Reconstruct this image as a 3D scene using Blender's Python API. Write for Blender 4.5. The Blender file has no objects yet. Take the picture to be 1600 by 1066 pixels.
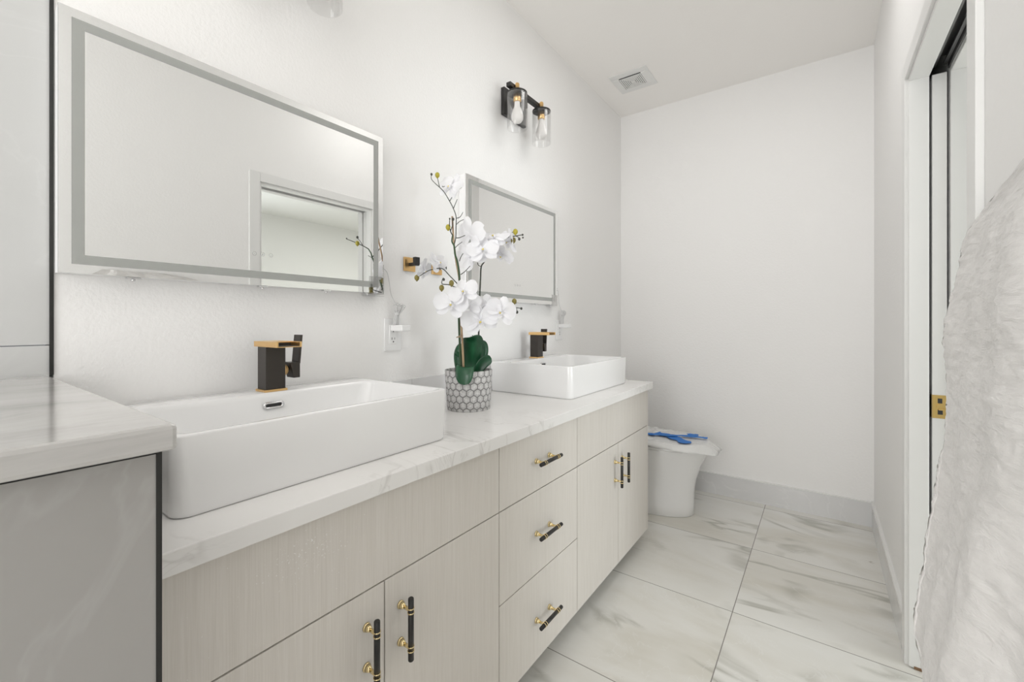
import bpy, bmesh, math, random
from mathutils import Vector, Matrix, Euler, noise

random.seed(7)
C = bpy.context.scene.collection
SC = bpy.context.scene
PI = math.pi

# ------------------------------------------------------------------ camera
cam_d = bpy.data.cameras.new('camera')
cam_d.sensor_width = 36.0
cam_d.lens = 676.0 * 36.0 / 1600.0
cam_d.shift_y = -29.0 / 1600.0
cam_d.clip_start = 0.02
cam = bpy.data.objects.new('camera', cam_d)
C.objects.link(cam)
cam.location = (1.265, 0.0, 1.17)
cam.rotation_euler = (PI / 2, 0, math.radians(35.60))
SC.camera = cam

# ------------------------------------------------------------------ render look
SC.view_settings.view_transform = 'Standard'
SC.view_settings.look = 'None'
SC.view_settings.gamma = 1.0
SC.view_settings.use_curve_mapping = False
SC.view_settings.exposure = 0.0
SC.cycles.diffuse_bounces = 7
SC.cycles.max_bounces = 14
SC.cycles.transparent_max_bounces = 16
SC.cycles.sample_clamp_indirect = 6.0
SC.cycles.caustics_reflective = False
SC.cycles.caustics_refractive = False

# ------------------------------------------------------------------ world and lights
world = bpy.data.worlds.new('world')
SC.world = world
world.use_nodes = True
world.node_tree.nodes['Background'].inputs[0].default_value = (0.9, 0.95, 1.0, 1)
world.node_tree.nodes['Background'].inputs[1].default_value = 0.5


def area(name, loc, rot, sx, sy, power, col):
    d = bpy.data.lights.new(name, 'AREA')
    d.shape = 'RECTANGLE'
    d.size, d.size_y, d.energy, d.color = sx, sy, power, col
    o = bpy.data.objects.new(name, d)
    o.location, o.rotation_euler = loc, rot
    C.objects.link(o)
    return o


# flush ceiling lamp of the bathroom, window of the bedroom; the other three are added fill
area('unseen_ceiling_light', (0.72, -0.15, 2.73), (0, 0, 0), 0.7, 0.7, 3.2, (1.0, 0.985, 0.96))
area('unseen_ceiling_light', (0.98, 1.90, 2.735), (0, 0, 0), 0.6, 0.6, 4.9, (1.0, 0.985, 0.96))  # added unseen light to brighten the far end of the bathroom
area('rear_fill_light', (0.85, -2.55, 1.30), (-PI / 2, 0, PI), 1.2, 2.0, 48.0, (0.995, 0.995, 1.0))  # added fill from behind the camera, no window known there
area('bedroom_window_light', (5.30, 1.45, 1.15), (0, PI / 2, 0), 1.9, 1.5, 66.0, (0.93, 0.975, 1.0))
area('bedroom_fill_light', (3.1, 4.5, 2.70), (0, 0, 0), 1.2, 1.2, 52.0, (1.0, 0.99, 0.98))  # added out of view to brighten the bedroom reflected in the mirror


# ------------------------------------------------------------------ materials
def mat(name, col, rough=0.5, metal=0.0, spec=0.5, coat=0.0):
    m = bpy.data.materials.new(name)
    m.use_nodes = True
    b = m.node_tree.nodes['Principled BSDF']
    b.inputs['Base Color'].default_value = (*col, 1)
    b.inputs['Roughness'].default_value = rough
    b.inputs['Metallic'].default_value = metal
    b.inputs['Specular IOR Level'].default_value = spec
    b.inputs['Coat Weight'].default_value = coat
    return m


class G:
    """small node-graph helper"""
    def __init__(self, m):
        self.t = m.node_tree
        self.b = self.t.nodes['Principled BSDF']

    def n(self, kind, **kw):
        nd = self.t.nodes.new(kind)
        for k, v in kw.items():
            setattr(nd, k, v)
        return nd

    def put(self, sock, v):
        if hasattr(v, 'is_linked') or hasattr(v, 'links'):
            self.t.links.new(v, sock)
        else:
            sock.default_value = v

    def math(self, op, a, b=0.0, c=None):
        nd = self.n('ShaderNodeMath', operation=op)
        self.put(nd.inputs[0], a)
        self.put(nd.inputs[1], b)
        if c is not None:
            self.put(nd.inputs[2], c)
        return nd.outputs[0]

    def pos(self, scale=(1, 1, 1), rot=(0, 0, 0), add=None, space='Object'):
        tc = self.n('ShaderNodeTexCoord')
        v = tc.outputs[space]
        if add is not None:
            a = self.n('ShaderNodeVectorMath', operation='ADD')
            self.t.links.new(v, a.inputs[0])
            self.put(a.inputs[1], add)
            v = a.outputs[0]
        mp = self.n('ShaderNodeMapping')
        mp.inputs['Scale'].default_value = scale
        mp.inputs['Rotation'].default_value = rot
        self.t.links.new(v, mp.inputs[0])
        return mp.outputs[0]

    def noise(self, vec, scale=5.0, detail=4.0, rough=0.55, dist=0.0):
        nd = self.n('ShaderNodeTexNoise')
        self.t.links.new(vec, nd.inputs['Vector'])
        nd.inputs['Scale'].default_value = scale
        nd.inputs['Detail'].default_value = detail
        nd.inputs['Roughness'].default_value = rough
        nd.inputs['Distortion'].default_value = dist
        return nd.outputs[0]

    def ramp(self, fac, stops):
        nd = self.n('ShaderNodeValToRGB')
        cr = nd.color_ramp
        while len(cr.elements) < len(stops):
            cr.elements.new(0.5)
        for e, (p, c) in zip(cr.elements, stops):
            e.position = p
            e.color = (c, c, c, 1) if isinstance(c, float) else (*c, 1)
        self.put(nd.inputs[0], fac)
        return nd.outputs[0]

    def mix(self, fac, a, b):
        nd = self.n('ShaderNodeMix', data_type='RGBA')
        self.put(nd.inputs[0], fac)
        self.put(nd.inputs[6], a if not isinstance(a, tuple) else (*a, 1))
        self.put(nd.inputs[7], b if not isinstance(b, tuple) else (*b, 1))
        return nd.outputs[2]

    def bump(self, h, strength=0.1, dist=0.01):
        nd = self.n('ShaderNodeBump')
        nd.inputs['Strength'].default_value = strength
        nd.inputs['Distance'].default_value = dist
        self.t.links.new(h, nd.inputs['Height'])
        self.t.links.new(nd.outputs[0], self.b.inputs['Normal'])

    def vein(self, vec, scale, width, dist=1.2, detail=5.0):
        n = self.noise(vec, scale, detail, 0.55, dist)
        d = self.math('ABSOLUTE', self.math('SUBTRACT', n, 0.5))
        return self.ramp(d, [(0.0, 1.0), (width, 0.0)])


def paint_mat(name, col, bump=0.12):
    m = mat(name, col, 0.55, spec=0.3)
    g = G(m)
    h = g.noise(g.pos(), 95.0, 3.0, 0.6)
    g.bump(h, bump, 0.004)
    return m


M = {}
M['wall'] = paint_mat('wall_paint', (0.88, 0.874, 0.866), 0.30)
M['ceiling'] = paint_mat('ceiling_paint', (0.93, 0.912, 0.89), 0.15)
M['trim'] = mat('white_trim_paint', (0.79, 0.79, 0.78), 0.3)
M['room'] = mat('bedroom_paint', (0.72, 0.72, 0.70), 0.6)
M['white'] = mat('white_plastic', (0.86, 0.86, 0.86), 0.3)
M['slot'] = mat('dark_slot', (0.03, 0.03, 0.03), 0.6)
M['ceramic'] = mat('white_ceramic', (0.87, 0.87, 0.87), 0.08, coat=0.5)
M['black'] = mat('matte_black_metal', (0.018, 0.017, 0.016), 0.38, spec=0.5)
M['bronze'] = mat('dark_bronze_metal', (0.055, 0.048, 0.042), 0.34, metal=0.55)
M['brass'] = mat('polished_brass', (0.83, 0.58, 0.22), 0.18, metal=1.0)
M['gold'] = mat('brushed_gold', (0.86, 0.57, 0.26), 0.30, metal=1.0)
M['bullion'] = mat('pale_brass', (0.90, 0.74, 0.42), 0.14, metal=1.0)
M['chrome'] = mat('chrome', (0.75, 0.75, 0.76), 0.08, metal=1.0)
M['steel'] = mat('grey_track_metal', (0.22, 0.22, 0.22), 0.35, metal=0.9)
M['blacktrim'] = mat('black_edge_trim', (0.03, 0.03, 0.028), 0.4, metal=0.4)
M['bulb'] = mat('frosted_bulb_glass', (0.9, 0.88, 0.86), 0.35)
M['tape'] = mat('blue_painters_tape', (0.012, 0.165, 0.55), 0.6)
M['rubber'] = mat('grey_rubber', (0.3, 0.3, 0.3), 0.6)
M['soil'] = mat('dark_moss_filler', (0.05, 0.045, 0.035), 0.9)
M['dark'] = mat('shadow_gap', (0.02, 0.02, 0.02), 0.8)
M['cord'] = mat('white_cord_rubber', (0.62, 0.62, 0.62), 0.45)

# mirror silver and its frosted light band
M['mirror'] = mat('mirror_silver', (0.93, 0.935, 0.93), 0.012, metal=1.0)
M['frost'] = mat('frosted_glass_band', (0.36, 0.37, 0.355), 0.25, spec=0.5)
M['icon'] = mat('etched_icon', (0.42, 0.42, 0.42), 0.4)


def glass_mat(name, tint, base=0.05, top=0.75):
    m = bpy.data.materials.new(name)
    m.use_nodes = True
    t = m.node_tree
    t.nodes.remove(t.nodes['Principled BSDF'])
    out = t.nodes['Material Output']
    tr = t.nodes.new('ShaderNodeBsdfTransparent')
    tr.inputs[0].default_value = (*tint, 1)
    gl = t.nodes.new('ShaderNodeBsdfGlossy')
    gl.inputs[0].default_value = (0.9, 0.9, 0.9, 1)
    gl.inputs['Roughness'].default_value = 0.03
    lw = t.nodes.new('ShaderNodeLayerWeight')
    lw.inputs[0].default_value = 0.35
    mr = t.nodes.new('ShaderNodeMapRange')
    mr.inputs[3].default_value = base
    mr.inputs[4].default_value = top
    t.links.new(lw.outputs['Facing'], mr.inputs[0])
    mx = t.nodes.new('ShaderNodeMixShader')
    t.links.new(mr.outputs[0], mx.inputs[0])
    t.links.new(tr.outputs[0], mx.inputs[1])
    t.links.new(gl.outputs[0], mx.inputs[2])
    t.links.new(mx.outputs[0], out.inputs[0])
    return m


M['glass'] = glass_mat('clear_lamp_glass', (0.97, 0.97, 0.97), 0.02, 0.32)
M['clearplastic'] = glass_mat('clear_plastic', (0.93, 0.93, 0.93), 0.12, 0.8)

# wrap film: milky, partly see-through
M['film'] = mat('milky_wrap_film', (0.86, 0.86, 0.85), 0.22)
g = G(M['film'])
g.b.inputs['Alpha'].default_value = 0.82
g.bump(g.noise(g.pos(), 30.0, 4.0, 0.6), 0.5, 0.01)

# cabinet laminate with a fine vertical linen grain
m = M['laminate'] = mat('pale_linen_laminate', (0.6, 0.55, 0.5), 0.42, spec=0.4)
g = G(m)
n1 = g.noise(g.pos((420, 420, 9.0)), 1.0, 3.0, 0.6)
n2 = g.noise(g.pos((90, 90, 1.6)), 1.0, 2.0, 0.5)
n3 = g.noise(g.pos((3, 3, 1)), 1.0, 2.0, 0.5)
f = g.math('ADD', g.math('MULTIPLY', n1, 0.7), g.math('MULTIPLY', n2, 0.3))
col = g.ramp(f, [(0.28, (0.64, 0.605, 0.555)), (0.52, (0.70, 0.665, 0.62)), (0.74, (0.745, 0.715, 0.675))])
g.t.links.new(g.mix(g.math('MULTIPLY', n3, 0.2), col, (0.72, 0.69, 0.64)), g.b.inputs['Base Color'])
g.bump(n1, 0.10, 0.002)

# the same laminate with a smear of white plaster specks
M['laminate_specked'] = m = M['laminate'].copy()
m.name = 'pale_linen_laminate_with_plaster_specks'
g = G(m)
lk = g.b.inputs['Base Color'].links[0].from_socket
tc = g.n('ShaderNodeTexCoord')
vd = g.n('ShaderNodeVectorMath', operation='DISTANCE')
mp = g.n('ShaderNodeMapping')
mp.inputs['Scale'].default_value = (0, 1, 2.0)
g.t.links.new(tc.outputs['Object'], mp.inputs[0])
g.t.links.new(mp.outputs[0], vd.inputs[0])
vd.inputs[1].default_value = (0, 0.42, 1.51)
near = g.ramp(vd.outputs['Value'], [(0.03, 0.085), (0.14, 0.0)])
sp_ = g.noise(g.pos(), 210.0, 4.0, 0.6)
spk = g.math('GREATER_THAN', g.math('ADD', sp_, near), 0.712)
g.t.links.new(g.mix(spk, lk, (0.86, 0.85, 0.83)), g.b.inputs['Base Color'])

# white quartz with faint veins
m = M['quartz'] = mat('white_veined_quartz', (0.85, 0.84, 0.83), 0.22, spec=0.5)
g = G(m)
v1 = g.vein(g.pos((1.1, 2.2, 1.6), (0.3, 0.2, 0.6)), 1.5, 0.022, 1.6, 4.0)
v2 = g.vein(g.pos((1, 2.6, 2), (0.1, 0.5, 0.9)), 2.6, 0.012, 1.2, 5.0)
cl = g.noise(g.pos(), 3.0, 3.0, 0.5)
patch = g.ramp(g.noise(g.pos(add=(3.1, 1.7, 0)), 1.7, 2.0), [(0.40, 0.0), (0.55, 1.0)])
c1 = g.mix(g.ramp(cl, [(0.4, 0.0), (0.7, 1.0)]), (0.86, 0.85, 0.838), (0.80, 0.79, 0.775))
c2 = g.mix(g.math('MULTIPLY', g.math('MULTIPLY', v1, patch), 0.6), c1, (0.50, 0.48, 0.46))
c3 = g.mix(g.math('MULTIPLY', g.math('MULTIPLY', v2, patch), 0.45), c2, (0.52, 0.50, 0.48))
g.t.links.new(c3, g.b.inputs['Base Color'])

# marble of the ledge slab: soft streaks along its length
m = M['marble'] = mat('white_streaked_marble', (0.8, 0.79, 0.78), 0.10, spec=0.5)
g = G(m)
s1 = g.noise(g.pos((5, 1.6, 5), (0, 0, 0.25)), 1.5, 5.0, 0.65, 1.3)
s2 = g.vein(g.pos((4, 1.2, 4), (0.2, 0.1, 0.3)), 1.7, 0.03, 1.0)
c1 = g.ramp(s1, [(0.3, (0.40, 0.39, 0.38)), (0.5, (0.50, 0.49, 0.475)), (0.72, (0.56, 0.55, 0.535))])
g.t.links.new(g.mix(g.math('MULTIPLY', s2, 0.3), c1, (0.55, 0.54, 0.53)), g.b.inputs['Base Color'])


def porcelain(name, a, b, veincol, rough, joints=None):
    """polished porcelain tile with hazy clouds and thin pale veins"""
    m = mat(name, a, rough, spec=0.5)
    g = G(m)
    cl = g.noise(g.pos(), 1.8, 5.0, 0.6, 0.6)
    c = g.mix(g.ramp(cl, [(0.35, 0.0), (0.65, 1.0)]), a, b)
    v = g.vein(g.pos((1, 1, 1), (0.7, 0.4, 0.3)), 2.2, 0.018, 1.4)
    c = g.mix(g.math('MULTIPLY', v, 0.35), c, veincol)
    g.t.links.new(c, g.b.inputs['Base Color'])
    return m


M['greytile'] = porcelain('grey_polished_tile', (0.345, 0.335, 0.32), (0.375, 0.365, 0.35), (0.43, 0.425, 0.41), 0.18)
M['walltile'] = porcelain('pale_grey_wall_tile', (0.56, 0.565, 0.56), (0.585, 0.59, 0.585), (0.62, 0.625, 0.62), 0.14)
M['basetile'] = porcelain('grey_marble_base_tile', (0.66, 0.66, 0.66), (0.73, 0.73, 0.735), (0.80, 0.80, 0.80), 0.2)

# large floor tiles, 1.2 x 0.6 m, grey-green marble streaks, dark thin joints
m = M['floor'] = mat('marble_floor_tile', (0.6, 0.6, 0.58), 0.16, spec=0.5)
g = G(m)
tc = g.n('ShaderNodeTexCoord')
sp = g.n('ShaderNodeSeparateXYZ')
g.t.links.new(tc.outputs['Object'], sp.inputs[0])
jx = g.math('DIVIDE', g.math('SUBTRACT', sp.outputs[0], 0.9715), 1.2)
jy = g.math('DIVIDE', g.math('SUBTRACT', sp.outputs[1], 1.940), 0.6)
ix, iy = g.math('FLOOR', jx), g.math('FLOOR', jy)
dx = g.math('MULTIPLY', g.math('ABSOLUTE', g.math('SUBTRACT', jx, g.math('ROUND', jx))), 1.2)
dy = g.math('MULTIPLY', g.math('ABSOLUTE', g.math('SUBTRACT', jy, g.math('ROUND', jy))), 0.6)
joint = g.math('LESS_THAN', g.math('MINIMUM', dx, dy), 0.0016)
cb = g.n('ShaderNodeCombineXYZ')
g.put(cb.inputs[0], g.math('ADD', g.math('MULTIPLY', ix, 3.7), g.math('MULTIPLY', iy, 1.9)))
g.put(cb.inputs[1], g.math('ADD', g.math('MULTIPLY', ix, 5.3), g.math('MULTIPLY', iy, 2.63)))
off = cb.outputs[0]
p1 = g.pos((0.9, 2.3, 1), (0, 0, 0.35), add=off)
cl = g.noise(p1, 1.3, 4.0, 0.55, 0.7)
base = g.ramp(cl, [(0.32, (0.655, 0.635, 0.575)), (0.5, (0.74, 0.73, 0.69)), (0.7, (0.79, 0.79, 0.765))])
w = g.noise(p1, 1.15, 3.0, 0.5, 1.5)
streak = g.ramp(g.math('ABSOLUTE', g.math('SUBTRACT', w, 0.52)), [(0.0, 1.0), (0.055, 0.0)])
pat = g.ramp(g.noise(g.pos((1.3, 1.6, 1), add=off), 1.9, 2.0), [(0.47, 0.0), (0.63, 1.0)])
c = g.mix(g.math('MULTIPLY', g.math('MULTIPLY', streak, pat), 0.72), base, (0.33, 0.325, 0.275))
v2 = g.vein(g.pos((1, 1.6, 1), (0, 0, 0.9), add=off), 2.0, 0.008, 1.6)
c = g.mix(g.math('MULTIPLY', v2, 0.35), c, (0.80, 0.80, 0.78))
sw = g.ramp(g.noise(g.pos(), 14.0, 3.0, 0.6), [(0.715, 0.0), (0.74, 1.0)])
c = g.mix(g.math('MULTIPLY', sw, 0.45), c, (0.28, 0.24, 0.20))
c = g.mix(joint, c, (0.23, 0.215, 0.20))
g.t.links.new(c, g.b.inputs['Base Color'])

# planter: raised hexagon net in concrete grey
m = M['pot'] = mat('hexagon_patterned_concrete', (0.5, 0.5, 0.5), 0.75)
g = G(m)
tc = g.n('ShaderNodeTexCoord')
sp = g.n('ShaderNodeSeparateXYZ')
g.t.links.new(tc.outputs['Object'], sp.inputs[0])
U = g.math('DIVIDE', g.math('ARCTAN2', sp.outputs[1], sp.outputs[0]), 2 * PI / 20.0)
V = g.math('DIVIDE', sp.outputs[2], 0.0258)
R3 = math.sqrt(3)


def cell(u, v):
    return (g.math('SUBTRACT', u, g.math('ROUND', u)),
            g.math('MULTIPLY', g.math('SUBTRACT', g.math('DIVIDE', v, R3), g.math('ROUND', g.math('DIVIDE', v, R3))), R3))


ax_, ay_ = cell(U, V)
bx_, by_ = cell(g.math('SUBTRACT', U, 0.5), g.math('SUBTRACT', V, R3 / 2))
la = g.math('ADD', g.math('MULTIPLY', ax_, ax_), g.math('MULTIPLY', ay_, ay_))
lb = g.math('ADD', g.math('MULTIPLY', bx_, bx_), g.math('MULTIPLY', by_, by_))
sel = g.math('LESS_THAN', la, lb)


def pick(a, b):
    return g.math('ADD', g.math('MULTIPLY', a, sel), g.math('MULTIPLY', b, g.math('SUBTRACT', 1.0, sel)))


qx, qy = pick(ax_, bx_), pick(ay_, by_)
aqx, aqy = g.math('ABSOLUTE', qx), g.math('ABSOLUTE', qy)
hd = g.math('MAXIMUM', aqx, g.math('ADD', g.math('MULTIPLY', aqx, 0.5), g.math('MULTIPLY', aqy, R3 / 2)))
edge = g.ramp(hd, [(0.40, 0.0), (0.46, 1.0)])
pn = g.noise(g.pos(), 160.0, 3.0, 0.7)
pc = g.ramp(pn, [(0.35, (0.40, 0.39, 0.385)), (0.65, (0.66, 0.655, 0.65))])
pc = g.mix(g.ramp(hd, [(0.0, 0.45), (0.3, 0.0)]), pc, (0.78, 0.78, 0.78))
g.t.links.new(g.mix(g.math('MULTIPLY', edge, 0.9), pc, (0.17, 0.165, 0.165)), g.b.inputs['Base Color'])
g.bump(g.math('SUBTRACT', 1.0, edge), 0.4, 0.003)

# orchid
m = M['petal'] = mat('white_silk_petal', (0.93, 0.93, 0.95), 0.5, spec=0.3)
m.node_tree.nodes['Principled BSDF'].inputs['Subsurface Weight'].default_value = 0.0
g = G(m)
tl = g.n('ShaderNodeBsdfTranslucent')
tl.inputs[0].default_value = (0.93, 0.93, 0.96, 1)
mx = g.n('ShaderNodeMixShader')
mx.inputs[0].default_value = 0.20
g.t.links.new(g.b.outputs[0], mx.inputs[1])
g.t.links.new(tl.outputs[0], mx.inputs[2])
g.t.links.new(mx.outputs[0], g.t.nodes['Material Output'].inputs[0])
M['lip'] = mat('yellow_throat', (0.80, 0.66, 0.16), 0.5)
M['stem'] = mat('dark_green_stem', (0.045, 0.052, 0.038), 0.5)
M['greenstem'] = mat('green_lower_stem', (0.035, 0.075, 0.03), 0.45)
m = M['cane'] = mat('brown_bamboo_cane', (0.40, 0.27, 0.15), 0.5)
g = G(m)
g.t.links.new(g.ramp(g.noise(g.pos((120, 120, 9)), 1.0, 3.0), [(0.35, (0.17, 0.105, 0.06)), (0.6, (0.42, 0.30, 0.18))]), g.b.inputs['Base Color'])
m = M['leaf'] = mat('glossy_dark_green_leaf', (0.012, 0.085, 0.035), 0.3)
g = G(m)
g.t.links.new(g.ramp(g.noise(g.pos((30, 30, 6)), 1.0, 3.0), [(0.35, (0.007, 0.055, 0.022)), (0.7, (0.02, 0.115, 0.05))]), g.b.inputs['Base Color'])
M['bud_y'] = mat('yellow_green_bud', (0.42, 0.36, 0.035), 0.45)
M['bud_o'] = mat('olive_bud', (0.20, 0.165, 0.035), 0.5)
M['bud_d'] = mat('dark_bud', (0.045, 0.045, 0.035), 0.5)

# towel pile
m = M['plush'] = mat('white_plush_pile', (0.83, 0.81, 0.79), 0.9, spec=0.1)
g = G(m)
g.b.inputs['Sheen Weight'].default_value = 0.3
pn = g.noise(g.pos((22, 22, 95)), 1.0, 5.0, 0.65, 0.6)
g.t.links.new(g.ramp(pn, [(0.3, (0.64, 0.625, 0.61)), (0.65, (0.71, 0.695, 0.68))]), g.b.inputs['Base Color'])
g.bump(pn, 0.55, 0.006)



# ------------------------------------------------------------------ mesh helpers
def box(bm, x0, x1, y0, y1, z0, z1, bev=0.0, mi=0, seg=2):
    r = bmesh.ops.create_cube(bm, size=1.0, matrix=Matrix.Translation(((x0 + x1) / 2, (y0 + y1) / 2, (z0 + z1) / 2))
                              @ Matrix.Diagonal((x1 - x0, y1 - y0, z1 - z0, 1)))
    vs = r['verts']
    fs = {f for v in vs for f in v.link_faces}
    for f in fs:
        f.material_index = mi
    if bev > 0:
        es = list({e for v in vs for e in v.link_edges})
        out = bmesh.ops.bevel(bm, geom=es, offset=bev, segments=seg, affect='EDGES', profile=0.5)
        for f in out['faces']:
            f.material_index = mi
    return vs


def cyl(bm, p0, p1, r0, r1=None, n=20, mi=0, cap=True):
    p0, p1 = Vector(p0), Vector(p1)
    r1 = r0 if r1 is None else r1
    d = p1 - p0
    q = d.to_track_quat('Z', 'Y').to_matrix().to_4x4()
    res = bmesh.ops.create_cone(bm, cap_ends=cap, segments=n, radius1=r0, radius2=r1, depth=d.length,
                                matrix=Matrix.Translation((p0 + p1) / 2) @ q)
    for f in {f for v in res['verts'] for f in v.link_faces}:
        f.material_index = mi
        f.smooth = len(f.verts) == 4


def lathe(bm, prof, c=(0, 0, 0), n=32, mi=0, axis='Z', smooth=True):
    """prof: list of (r, h); axis Z or X"""
    rings = []
    for r, h in prof:
        ring = []
        for k in range(n):
            a = 2 * PI * k / n
            if axis == 'Z':
                co = (c[0] + r * math.cos(a), c[1] + r * math.sin(a), c[2] + h)
            elif axis == 'X':
                co = (c[0] + h, c[1] + r * math.cos(a), c[2] + r * math.sin(a))
            else:
                co = (c[0] + r * math.cos(a), c[1] + h, c[2] + r * math.sin(a))
            ring.append(bm.verts.new(co))
        rings.append(ring)
    for a, b in zip(rings, rings[1:]):
        for k in range(n):
            f = bm.faces.new((a[k], a[(k + 1) % n], b[(k + 1) % n], b[k]))
            f.smooth = smooth
            f.material_index = mi
    for ring, (r, h) in ((rings[0], prof[0]), (rings[-1], prof[-1])):
        if 1e-5 < r:
            pass
    return rings


def cap(bm, ring, mi=0):
    f = bm.faces.new(ring)
    f.material_index = mi
    return f


def sphere(bm, c, r, sc=(1, 1, 1), mi=0, n=12, rot=None):
    mtx = Matrix.Translation(c)
    if rot is not None:
        mtx = mtx @ rot.to_4x4()
    res = bmesh.ops.create_uvsphere(bm, u_segments=n, v_segments=max(6, n * 2 // 3), radius=r,
                                    matrix=mtx @ Matrix.Diagonal((*sc, 1)))
    for f in {f for v in res['verts'] for f in v.link_faces}:
        f.smooth = True
        f.material_index = mi


def smooth_path(pts, sub=6):
    pts = [Vector(p) for p in pts]
    if len(pts) < 3:
        return pts
    out = []
    for i in range(len(pts) - 1):
        p0 = pts[max(i - 1, 0)]
        p1, p2 = pts[i], pts[i + 1]
        p3 = pts[min(i + 2, len(pts) - 1)]
        for s in range(sub):
            t = s / sub
            out.append(0.5 * ((2 * p1) + (p2 - p0) * t + (2 * p0 - 5 * p1 + 4 * p2 - p3) * t * t
                              + (3 * p1 - p0 - 3 * p2 + p3) * t ** 3))
    out.append(pts[-1])
    return out


def tube(bm, pts, r0, r1=None, n=8, mi=0, sub=6):
    path = smooth_path(pts, sub)
    r1 = r0 if r1 is None else r1
    rings = []
    up = Vector((0.3, 0.2, 0.9)).normalized()
    for i, p in enumerate(path):
        t = (path[min(i + 1, len(path) - 1)] - path[max(i - 1, 0)])
        if t.length < 1e-9:
            t = Vector((0, 0, 1))
        t.normalize()
        a = t.cross(up)
        if a.length < 1e-3:
            a = t.cross(Vector((1, 0, 0)))
        a.normalize()
        b = t.cross(a).normalized()
        up = a.cross(t)
        r = r0 + (r1 - r0) * i / max(1, len(path) - 1)
        rings.append([bm.verts.new(p + r * (math.cos(2 * PI * k / n) * a + math.sin(2 * PI * k / n) * b)) for k in range(n)])
    for a, b in zip(rings, rings[1:]):
        for k in range(n):
            f = bm.faces.new((a[k], a[(k + 1) % n], b[(k + 1) % n], b[k]))
            f.smooth = True
            f.material_index = mi
    for ring in (rings[0], rings[-1]):
        f = bm.faces.new(ring)
        f.material_index = mi


def obj(name, bm, mats, parent=None, loc=(0, 0, 0), fix=True):
    if fix:
        bmesh.ops.recalc_face_normals(bm, faces=bm.faces[:])
    me = bpy.data.meshes.new(name)
    bm.to_mesh(me)
    bm.free()
    for x in (mats if isinstance(mats, (list, tuple)) else [mats]):
        me.materials.append(M[x])
    o = bpy.data.objects.new(name, me)
    o.location = loc
    C.objects.link(o)
    if parent is not None:
        o.parent = parent
    return o


def tag(o, label=None, cat=None, group=None, kind=None):
    if label:
        o['label'] = label
    if cat:
        o['category'] = cat
    if group:
        o['group'] = group
    if kind:
        o['kind'] = kind
    return o


def thing(name, loc, label, cat, group=None):
    o = bpy.data.objects.new(name, None)
    o.empty_display_size = 0.05
    o.location = loc
    C.objects.link(o)
    return tag(o, label, cat, group)


def struct(name, boxes, m, parent=None, label=None):
    bm = bmesh.new()
    for b in boxes:
        box(bm, *b)
    o = obj(name, bm, m, parent)
    if parent is None:
        o['kind'] = 'structure'
    if label:
        o['label'] = label
    return o


def bbox(*a, **k):
    bm = bmesh.new()
    box(bm, *a, **k)
    return bm


def dup(root, loc, label, group=None):
    r = root.copy()
    C.objects.link(r)
    r.location = loc
    r['label'] = label
    if group:
        r['group'] = group
    for ch in list(root.children):
        c = ch.copy()
        C.objects.link(c)
        c.parent = r
        for gch in ch.children:
            d = gch.copy()
            C.objects.link(d)
            d.parent = c
    return r


# ------------------------------------------------------------------ the room
WX, WO = 1.508, 1.652          # right wall, bath side and bedroom side
YB, YR, HC = 3.215, -2.65, 2.757
DN, DF, DH = 1.205, 1.988, 2.000   # door opening: near jamb, far jamb, head
struct('floor', [(-0.10, 5.50, YR - 0.1, 6.0, -0.10, 0.0)], 'floor')
struct('ceiling', [(-0.10, WX + 0.02, YR - 0.1, YB + 0.1, HC, HC + 0.1)], 'ceiling')
struct('wall_left', [(-0.10, 0.0, 0.172, YB + 0.1, 0.0, HC)], 'wall')
bm = bmesh.new()
box(bm, -0.10, -0.0008, YR, 0.166, 0.0, 1.1235)
box(bm, -0.10, -0.0008, YR, 0.166, 1.1255, 2.3235)
box(bm, -0.10, -0.0008, YR, 0.166, 2.3255, HC)
obj('wall_shower', bm, 'walltile')['kind'] = 'structure'
tr = struct('trim_1', [(-0.002, 0.003, 0.166, 0.172, 1.064, HC)], 'blacktrim')
struct('wall_back', [(0.0, WX, YB, YB + 0.1, 0.0, HC)], 'wall')
struct('wall_rear', [(0.0, WX, YR - 0.1, YR, 0.0, HC)], 'wall')
PE = 2.86
struct('wall_right', [
    (WX, WO, YR, DN, 0, HC),
    (WX, 1.556, DF, PE, 0, HC), (1.606, WO, DF, PE, 0, HC), (WX, WO, PE, YB, 0, HC),
    (WX, 1.556, DN, DF, DH, HC), (1.606, WO, DN, DF, DH, HC),
    (1.556, 1.606, DN, DF, DH + 0.06, HC)], 'wall')
# bedroom beyond the doorway, seen in the mirror
struct('wall_bedroom', [(5.40, 5.50, YR, 6.0, 0, HC), (WO, 5.4, 5.9, 6.0, 0, HC), (WO, 5.4, YR - 0.1, YR, 0, HC),
                        (WX + 0.02, WO, YB, 5.9, 0, HC)], 'room')
struct('ceiling_bedroom', [(WX + 0.02, 5.5, YR - 0.1, 6.0, HC, HC + 0.1)], 'room')

# baseboards of grey marble tile with a white painted top bead
bb = struct('baseboard_back', [(0.0, WX, YB - 0.011, YB, 0.0, 0.138)], 'basetile')
struct('top_bead', [(0.0, WX, YB - 0.013, YB, 0.138, 0.143)], 'trim', bb)
bb = struct('baseboard_right', [(WX - 0.011, WX, DF + 0.058, YB - 0.011, 0.0, 0.138)], 'basetile')
struct('top_bead', [(WX - 0.014, WX, DF + 0.058, YB - 0.011, 0.138, 0.150)], 'trim', bb)
struct('baseboard_left', [(0.0, 0.011, 2.32, YB - 0.011, 0.0, 0.138)], 'basetile')

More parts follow.
